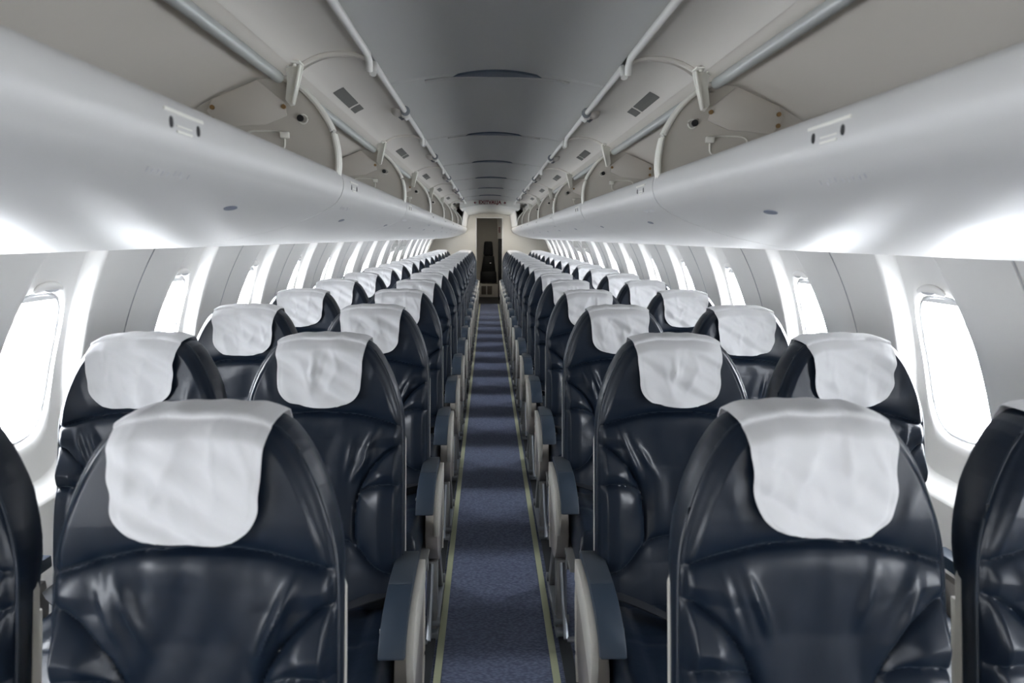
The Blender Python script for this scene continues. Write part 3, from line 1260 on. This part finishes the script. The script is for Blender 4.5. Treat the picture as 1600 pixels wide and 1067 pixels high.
def cover_mesh(seed):
    """white cloth draped over the top of the headrest"""
    rnd = random.Random(seed * 7 + 1)
    nt_, nx = 110, 72
    zf, zr = 0.961 + rnd.uniform(-0.004, 0.004), 1.03
    V = []
    th = np.linspace(0, 1, nt_)
    LF = 0.21
    ph = [rnd.uniform(0, 6.28) for _ in range(12)]
    tilt = rnd.uniform(-0.005, 0.005)
    shift = rnd.uniform(-0.006, 0.006)
    hwr = []
    creases = [(rnd.uniform(-0.085, 0.085), rnd.uniform(0.985, 1.09), rnd.uniform(-0.55, 0.55), rnd.uniform(0.025, 0.06), rnd.uniform(0.002, 0.0048)) for _ in range(9)]
    for i, t in enumerate(th):
        # t: 0 front hem .. 0.62 top ridge .. 1 rear hem
        row = []
        if t < 0.62:
            u = t / 0.62
            hw = 0.105 + 0.011 * u ** 2
            r = 0.33
            if u < r:
                hw -= 0.052 * (1 - math.sqrt(max(0, 1 - (1 - u / r) ** 2.0)))
        else:
            hw = 0.117
        hwr.append(hw)
        for j in range(nx):
            s_ = -1 + 2 * j / (nx - 1)
            x = s_ * hw + shift
            zt = float(ztop(x)) + 0.007
            if t < 0.62:
                u = t / 0.62
                corner = 0.006 * (abs(s_) ** 3) * max(0, 1 - u * 4)
                z = zf + corner + tilt * s_ * (1 - u) + (zt - 0.002 - zf) * (1 - (1 - u) ** 1.15)
                z = min(z, zt - 0.002)
                row.append((x, z, 'f', u))
            else:
                u = (t - 0.62) / 0.38
                if u < 0.45:
                    row.append((x, zt, 'g', u / 0.45))
                else:
                    z = zt - (u - 0.45) / 0.55 * (zt - zr)
                    row.append((x, z, 'b', (u - 0.45) / 0.55))
        V.append(row)
    P = []
    for i, row in enumerate(V):
        xs = np.array([q[0] for q in row])
        zs = np.array([q[1] for q in row])
        k = [q[2] for q in row]
        yf = front_clean(xs, np.minimum(zs, ztop(xs) - 0.0015))
        yb = back_y(xs, np.minimum(zs, ztop(xs) - 0.0015))
        for j, q in enumerate(row):
            x, z, kind, u = q
            if kind == 'f':
                s_ = -1 + 2 * j / (nx - 1)
                am = 0.0092 * min(1, (1 - u) * 3.0) * (1 - 0.3 * abs(s_) ** 4)
                wv = 0
                for m_ in range(4):
                    fx = 38 + 17 * m_
                    wv += math.sin(x * fx + ph[m_] + 1.2 * math.sin((z - 1) * 22 + ph[m_ + 4])) * (0.6 + 0.4 * math.sin((z - 1) * (18 + 6 * m_) + ph[m_ + 6])) / 2.6
                    wv += 0.3 * math.sin((x * 0.6 + z) * (60 + 22 * m_) + ph[m_ + 7])
                y = yf[j] - 0.0135 - am * max(wv, -1.0)
                edge = min((1 - abs(s_)) * hwr[i], u * 0.18)
                y += 0.0012 * math.exp(-((edge - 0.0085) / 0.0022) ** 2)
                for (cx, cz, ca, cl, ch) in creases:
                    du = (x - cx) * math.sin(ca) + (z - cz) * math.cos(ca)
                    dv = (x - cx) * math.cos(ca) - (z - cz) * math.sin(ca)
                    y -= ch * math.exp(-(dv / 0.0065) ** 2 - (du / cl) ** 2) * min(1, u * 3)
                P.append((x, y, z))
            elif kind == 'g':
                zt = float(ztop(x)) + 0.0075
                a, b = yf[j] - 0.010, yb[j] + 0.009
                P.append((x, a + (b - a) * u, zt + 0.003 * math.sin(PI * u) + 0.0010 * math.sin(x * 110 + ph[0])))
            else:
                P.append((x, yb[j] + 0.010 + 0.001 * math.sin(x * 70 + ph[2]), z))
    F = []
    for i in range(nt_ - 1):
        for j in range(nx - 1):
            a = i * nx + j
            F.append((a, a + 1, a + nx + 1, a + nx))
    # light smoothing of the drape
    A = np.array(P).reshape(nt_, nx, 3)
    for _ in range(2):
        Bm = A.copy()
        Bm[1:-1, :, 1:] = (A[:-2, :, 1:] + 2 * A[1:-1, :, 1:] + A[2:, :, 1:]) / 4
        A = Bm
    A2 = A.copy()
    # second layer gives the cloth thickness
    T = 0.0016
    nrm = np.cross(np.gradient(A, axis=1), np.gradient(A, axis=0))
    nrm /= (np.linalg.norm(nrm, axis=2, keepdims=True) + 1e-9)
    if nrm[5, nx // 2, 1] > 0:
        nrm = -nrm
    out = A + nrm * T
    Vv = [tuple(v) for v in A.reshape(-1, 3)] + [tuple(v) for v in out.reshape(-1, 3)]
    n = nt_ * nx
    F2 = F + [tuple(n + q for q in f[::-1]) for f in F]
    per = [j for j in range(nx)] + [i * nx + nx - 1 for i in range(1, nt_)] + [(nt_ - 1) * nx + j for j in range(nx - 2, -1, -1)] + [i * nx for i in range(nt_ - 2, 0, -1)]
    for i in range(len(per)):
        a, b = per[i], per[(i + 1) % len(per)]
        F2.append((a, b, n + b, n + a))
    return me_from('headrest_cover', Vv, F2, M['cloth'], angle=60)


def front_clean(x, z):
    """front face of the headrest under the cloth"""
    d = dist_poly(np.abs(x), z, OPL)
    k = np.sqrt(np.clip(1 - (1 - np.clip(d / 0.030, 0, 1)) ** 2, 0, 1))
    return base_front(z) - 0.020 * k - 0.017 * np.clip(d / 0.02, 0, 1)


def cushion_mesh():
    W, Y0, Y1, Z0, Z1 = 0.214, -0.60, -0.13, 0.33, 0.445
    nx, ny = 40, 44
    V, F = [], []
    top, bot = [], []
    for i in range(ny):
        for j in range(nx):
            u, v = -1 + 2 * j / (nx - 1), i / (ny - 1)
            x = W * u
            y = Y0 + (Y1 - Y0) * v
            e = min((1 - abs(u)) * W, v * (Y1 - Y0) + 0.0)
            k = math.sqrt(max(0, 1 - (1 - min(e / 0.03, 1)) ** 2))
            zz = Z0 + 0.05 + (Z1 - Z0 - 0.05) * k
            # side bolsters and the seam lines
            zz += 0.010 * min(1, max(0, (abs(u) - 0.55) / 0.25)) * k - 0.006 * math.exp(-((abs(u) - 0.62) / 0.03) ** 2)
            zz -= 0.006 * math.exp(-((v - 0.52) / 0.03) ** 2) * (1 if abs(u) < 0.62 else 0.3)
            zz += 0.010 * (1 - v)
            top.append((x, y - (0.012 * (1 - k) if v < 0.1 else 0), zz))
            bot.append((x * 0.97, y + 0.01 * (1 - v), Z0))
    V = top + bot
    n = nx * ny
    for i in range(ny - 1):
        for j in range(nx - 1):
            a = i * nx + j
            F.append((a, a + 1, a + nx + 1, a + nx))
            F.append((n + a, n + a + nx, n + a + nx + 1, n + a + 1))
    per = [j for j in range(nx)] + [i * nx + nx - 1 for i in range(1, ny)] + [(ny - 1) * nx + j for j in range(nx - 2, -1, -1)] + [i * nx for i in range(ny - 2, 0, -1)]
    for i in range(len(per)):
        a, b = per[i], per[(i + 1) % len(per)]
        F.append((a, b, n + b, n + a))
    return me_from('seat_cushion', V, F, M['leather'], angle=50)


def shell_back():
    """beige plastic shell behind the lower back"""
    mb = MB()
    zs = np.linspace(0.30, 0.895, 16)
    V, F = [], []
    W = 0.2150
    for z in zs:
        y0 = float(base_front(z)) + 0.026
        w_ = W - 0.012 * max(0, (z - 0.86) / 0.035) ** 2
        V += [(-w_, y0, z), (w_, y0, z), (w_, y0 + 0.014, z), (w_ - 0.03, y0 + 0.040, z), (-w_ + 0.03, y0 + 0.040, z), (-w_, y0 + 0.014, z)]
    for i in range(len(zs) - 1):
        for j in range(6):
            k = (j + 1) % 6
            F.append((i * 6 + j, i * 6 + k, (i + 1) * 6 + k, (i + 1) * 6 + j))
    F.append(tuple(range(6)))
    F.append(tuple((len(zs) - 1) * 6 + j for j in range(6)))
    return me_from('back_shell', V, F, M['beige_pl'], angle=30)


def table_mesh():
    """folded tray table on the rear of the shell"""
    mb = MB()
    z0, z1 = 0.56, 0.80
    pts = []
    for z in (z0, z1):
        y = float(base_front(z)) + 0.072
        pts.append((y, z))
    return MB().prism([(pts[0][0], z0), (pts[0][0] + 0.018, z0), (pts[1][0] + 0.018, z1), (pts[1][0], z1)], 'x', -0.19, 0.19, 0.003).mesh('tray_table', M['beige_pl'])


# seat-local: x = outward from the aisle for s=+1 seats; mirrored mesh for s=-1
SX = 0.470            # aisle seat centre
CAPTOP = smooth_poly([(-0.115, 0.563), (-0.20, 0.566), (-0.29, 0.562), (-0.36, 0.550), (-0.415, 0.530), (-0.45, 0.503), (-0.466, 0.476)], 5)
CAPBOT = smooth_poly([(-0.448, 0.470), (-0.430, 0.492), (-0.395, 0.512), (-0.34, 0.527), (-0.25, 0.532), (-0.115, 0.530)], 4)


def arm_cap(x0, x1, full=True):
    poly = CAPTOP + CAPBOT
    return MB().prism([(p[0], p[1]) for p in poly], 'x', x0, x1, 0.004)


def arm_insert(x0, x1):
    tp = [(p[0], p[1] + 0.0012) for p in CAPTOP if p[0] > -0.30]
    bt = [(p[0], p[1] - 0.004) for p in tp[::-1]]
    return MB().prism(tp + bt, 'x', x0, x1, 0.0006)


def arm_panel(x0, x1):
    """light end panel hugging the underside of the arm, curving down at the front"""
    o_ = smooth_poly([(-0.13, 0.548), (-0.24, 0.550), (-0.32, 0.540), (-0.385, 0.520), (-0.425, 0.488), (-0.440, 0.440), (-0.432, 0.385)], 5)
    i_ = smooth_poly([(-0.420, 0.385), (-0.36, 0.415), (-0.29, 0.445), (-0.22, 0.470), (-0.13, 0.490)], 5)
    return MB().prism(o_ + i_, 'x', x0, x1, 0.0015)


def side_panel(x0, x1):
    """taupe shroud from the arm down to the leg"""
    o_ = smooth_poly([(-0.14, 0.505), (-0.25, 0.503), (-0.34, 0.478), (-0.39, 0.440), (-0.415, 0.385), (-0.405, 0.33), (-0.37, 0.285), (-0.335, 0.255)], 5)
    i_ = smooth_poly([(-0.20, 0.235), (-0.165, 0.29), (-0.15, 0.36), (-0.135, 0.44)], 5)
    return MB().prism(o_ + i_, 'x', x0, x1, 0.004)


def panel_rim(x):
    return MB().tube([(x, p[0], p[1]) for p in smooth_poly([(-0.14, 0.50), (-0.135, 0.44), (-0.15, 0.36), (-0.165, 0.29), (-0.20, 0.235)], 5)], 0.006, 8)


def leg_frame(x0, x1):
    mb = MB()
    mb.prism([(-0.36, 0.26), (-0.30, 0.26), (-0.345, 0.02), (-0.405, 0.02)], 'x', x0, x1, 0.004)
    return mb


def leg_rear(x0, x1):
    mb = MB()
    mb.prism([(-0.26, 0.26), (-0.20, 0.26), (-0.045, 0.02), (-0.10, 0.02)], 'x', x0, x1, 0.004)
    return mb


def leg_foot(x0, x1):
    mb = MB().box(x0 - 0.004, x1 + 0.004, -0.43, -0.02, 0.0, 0.028, 0.005)
    mb.disc(((x0 + x1) / 2, -0.385, 0.045), 0.018, 'x', (x1 - x0) + 0.018, 14)
    mb.disc(((x0 + x1) / 2, -0.07, 0.045), 0.018, 'x', (x1 - x0) + 0.018, 14)
    return mb


def beam():
    mb = MB()
    for y in (-0.20, -0.46):
        mb.tube([(-0.235, y, 0.298), (0.235, y, 0.298)], 0.02, 12)
    mb.box(-0.235, 0.235, -0.56, -0.12, 0.315, 0.33, 0.004)
    return mb


def bag_bar(s):
    return MB().tube([(-0.235, -0.53, 0.06), (0.235, -0.53, 0.06)], 0.009, 8)


def bag_bar_arm(x):
    return MB().tube([(x, -0.36, 0.25), (x, -0.46, 0.12), (x, -0.53, 0.06)], 0.009, 8)


def belt(s):
    """two webbing halves lying on the cushion"""
    mb = MB()
    for sx, yy in ((-1, -0.30), (1, -0.26)):
        pts = []
        for t in np.linspace(0, 1, 9):
            pts.append((sx * (0.226 - 0.19 * t), -0.165 + (yy + 0.165) * t ** 0.8, 0.462 + 0.018 * math.sin(PI * t) + 0.03 * (1 - t) ** 3))
        o = len(mb.v)
        for p in pts:
            for q, dz in ((-0.022, 0), (0.022, 0), (0.022, 0.003), (-0.022, 0.003)):
                mb.v.append((p[0], p[1] + q, p[2] + dz))
        for i in range(len(pts) - 1):
            for j in range(4):
                k = (j + 1) % 4
                mb.f.append((o + i * 4 + j, o + i * 4 + k, o + (i + 1) * 4 + k, o + (i + 1) * 4 + j))
        mb.f.append(tuple(o + j for j in range(4)))
        mb.f.append(tuple(o + (len(pts) - 1) * 4 + j for j in range(4)))
    return mb


def buckle():
    return MB().box(-0.03, 0.035, -0.335, -0.285, 0.466, 0.482, 0.004)


def arm_button(x):
    return MB().disc((x, -0.40, 0.505), 0.009, 'x', 0.006, 12)


SM = {}
SM['back'] = [back_mesh(i) for i in range(4)]
SM['cover'] = [cover_mesh(i) for i in range(6)]
SM['pip'] = piping_mesh()
SM['cush'] = cushion_mesh()
SM['shell'] = shell_back()
SM['table'] = table_mesh()
SM['belt'] = belt(1).mesh('seat_belt', M['belt'], smooth=False)
SM['buckle'] = buckle().mesh('buckle', M['chrome'])
SM['beam'] = beam().mesh('seat_frame', M['leg'])
SM['bar'] = bag_bar(1).mesh('baggage_bar', M['metal'])


def both(fn, m, key, **kw):
    for s in (-1, 1):
        mb = fn()
        mb.v = mir(mb.v, s)
        SM[(key, s)] = mb.mesh(key, m, **kw)


# for a seat on the right (s=+1) the aisle lies at negative local x
A0, A1 = 0.204 - SX, 0.276 - SX
both(lambda: arm_cap(A0 + 0.012, A1), M['navy_pl'], 'armrest', angle=35)
both(lambda: arm_insert(A0 + 0.014, A1 - 0.002), M['navy_top'], 'arm_pad', angle=35)
both(lambda: arm_panel(A0 - 0.004, A0 + 0.013), M['beige_pl'], 'arm_side', angle=35)
both(lambda: side_panel(A0 + 0.002, A0 + 0.045), M['taupe'], 'side_panel', angle=35)
both(lambda: panel_rim(A0 + 0.003), M['beige_pl'], 'panel_rim')
both(lambda: leg_frame(A0 + 0.008, A0 + 0.045), M['leg'], 'leg_front', angle=35)
both(lambda: leg_rear(A0 + 0.008, A0 + 0.045), M['leg'], 'leg_rear', angle=35)
both(lambda: leg_foot(A0 + 0.008, A0 + 0.045), M['metal'], 'foot')
both(lambda: arm_button(A1 + 0.001), M['chrome'], 'recline_button')
both(lambda: bag_bar_arm(A0 + 0.028), M['metal'], 'bar_bracket')
# window seat: arm and legs on the wall side
WX = 0.945
B0 = 1.185 - WX
both(lambda: arm_cap(B0, B0 + 0.045), M['navy_pl'], 'wall_arm', angle=35)
both(lambda: side_panel(B0 + 0.004, B0 + 0.030), M['taupe'], 'wall_panel', angle=35)
both(lambda: leg_frame(0.015, 0.052), M['leg'], 'wleg_front', angle=35)
both(lambda: leg_rear(0.015, 0.052), M['leg'], 'wleg_rear', angle=35)
both(lambda: leg_foot(0.015, 0.052), M['metal'], 'wfoot')


def seat_common(name, seed):
    t = bpy.data.objects.new(name, None)
    C.objects.link(t)
    b = link('backrest', SM['back'][seed % 4], t)
    link('piping', SM['pip'], b)
    link('seat_cushion', SM['cush'], t)
    sh = link('back_shell', SM['shell'], t)
    link('tray_table', SM['table'], sh)
    bl = link('seat_belt', SM['belt'], t)
    link('buckle', SM['buckle'], bl)
    fr_ = link('seat_frame', SM['beam'], t)
    link('baggage_bar', SM['bar'], fr_)
    return t


def aisle_seat(s, seed):
    t = seat_common('passenger_seat', seed)
    a = link('armrest', SM[('armrest', s)], t)
    link('arm_pad', SM[('arm_pad', s)], a)
    link('arm_side', SM[('arm_side', s)], a)
    link('recline_button', SM[('recline_button', s)], a)
    p = link('side_panel', SM[('side_panel', s)], t)
    link('panel_rim', SM[('panel_rim', s)], p)
    l_ = link('leg', SM[('leg_front', s)], t)
    link('foot', SM[('foot', s)], l_)
    link('bar_bracket', SM[('bar_bracket', s)], l_)
    link('leg', SM[('leg_rear', s)], t)
    return t


def window_seat(s, seed):
    t = seat_common('passenger_seat', seed)
    link('armrest', SM[('wall_arm', s)], t)
    link('side_panel', SM[('wall_panel', s)], t)
    l_ = link('leg', SM[('wleg_front', s)], t)
    link('foot', SM[('wfoot', s)], l_)
    link('leg', SM[('wleg_rear', s)], t)
    return t


rnd = random.Random(5)
em = MB()
for k in range(5):
    a = math.radians(30 + 30 * k)
    em.tube([(0.012 * math.cos(a + 0.6) * 0.3, -0.1, 0), (0.014 * math.cos(a), -0.1, 0.006 * math.sin(a) + 0.002 * (k % 2))], 0.0012, 5)
emm = em.mesh('emblem', M['blueink'])
for r in range(ROWS):
    y = ROW0 + RP * r
    for s in (-1, 1):
        for kind in ('aisle', 'window'):
            seed = r * 5 + (2 if s > 0 else 0) + (1 if kind == 'window' else 0)
            t = (aisle_seat if kind == 'aisle' else window_seat)(s, seed)
            x = s * (SX if kind == 'aisle' else WX)
            yy = y + rnd.uniform(-0.006, 0.006)
            t.location = (x, yy, 0)
            where = 'last row by the bulkhead,' if r == ROWS - 1 else '%s row from the camera,' % ORD[r]
            t['label'] = 'navy leather %s seat %s %s of the aisle' % (kind, where, SIDE[s])
            t['category'] = 'seat'
            t['group'] = 'passenger seats %s of the aisle' % SIDE[s]
            c = link('headrest_cover', SM['cover'][(seed * 3 + r) % 6], None, (x, yy, 0))
            c['label'] = 'white cloth cover on the %s seat, %s %s of the aisle' % (kind, where.rstrip(','), SIDE[s])
            c['category'] = 'headrest cover'
            c['group'] = 'white headrest covers'
            if s > 0 and kind == 'aisle' and r in (2, 3):
                link('emblem', emm, c, (0.01, -0.0285, 0.965))
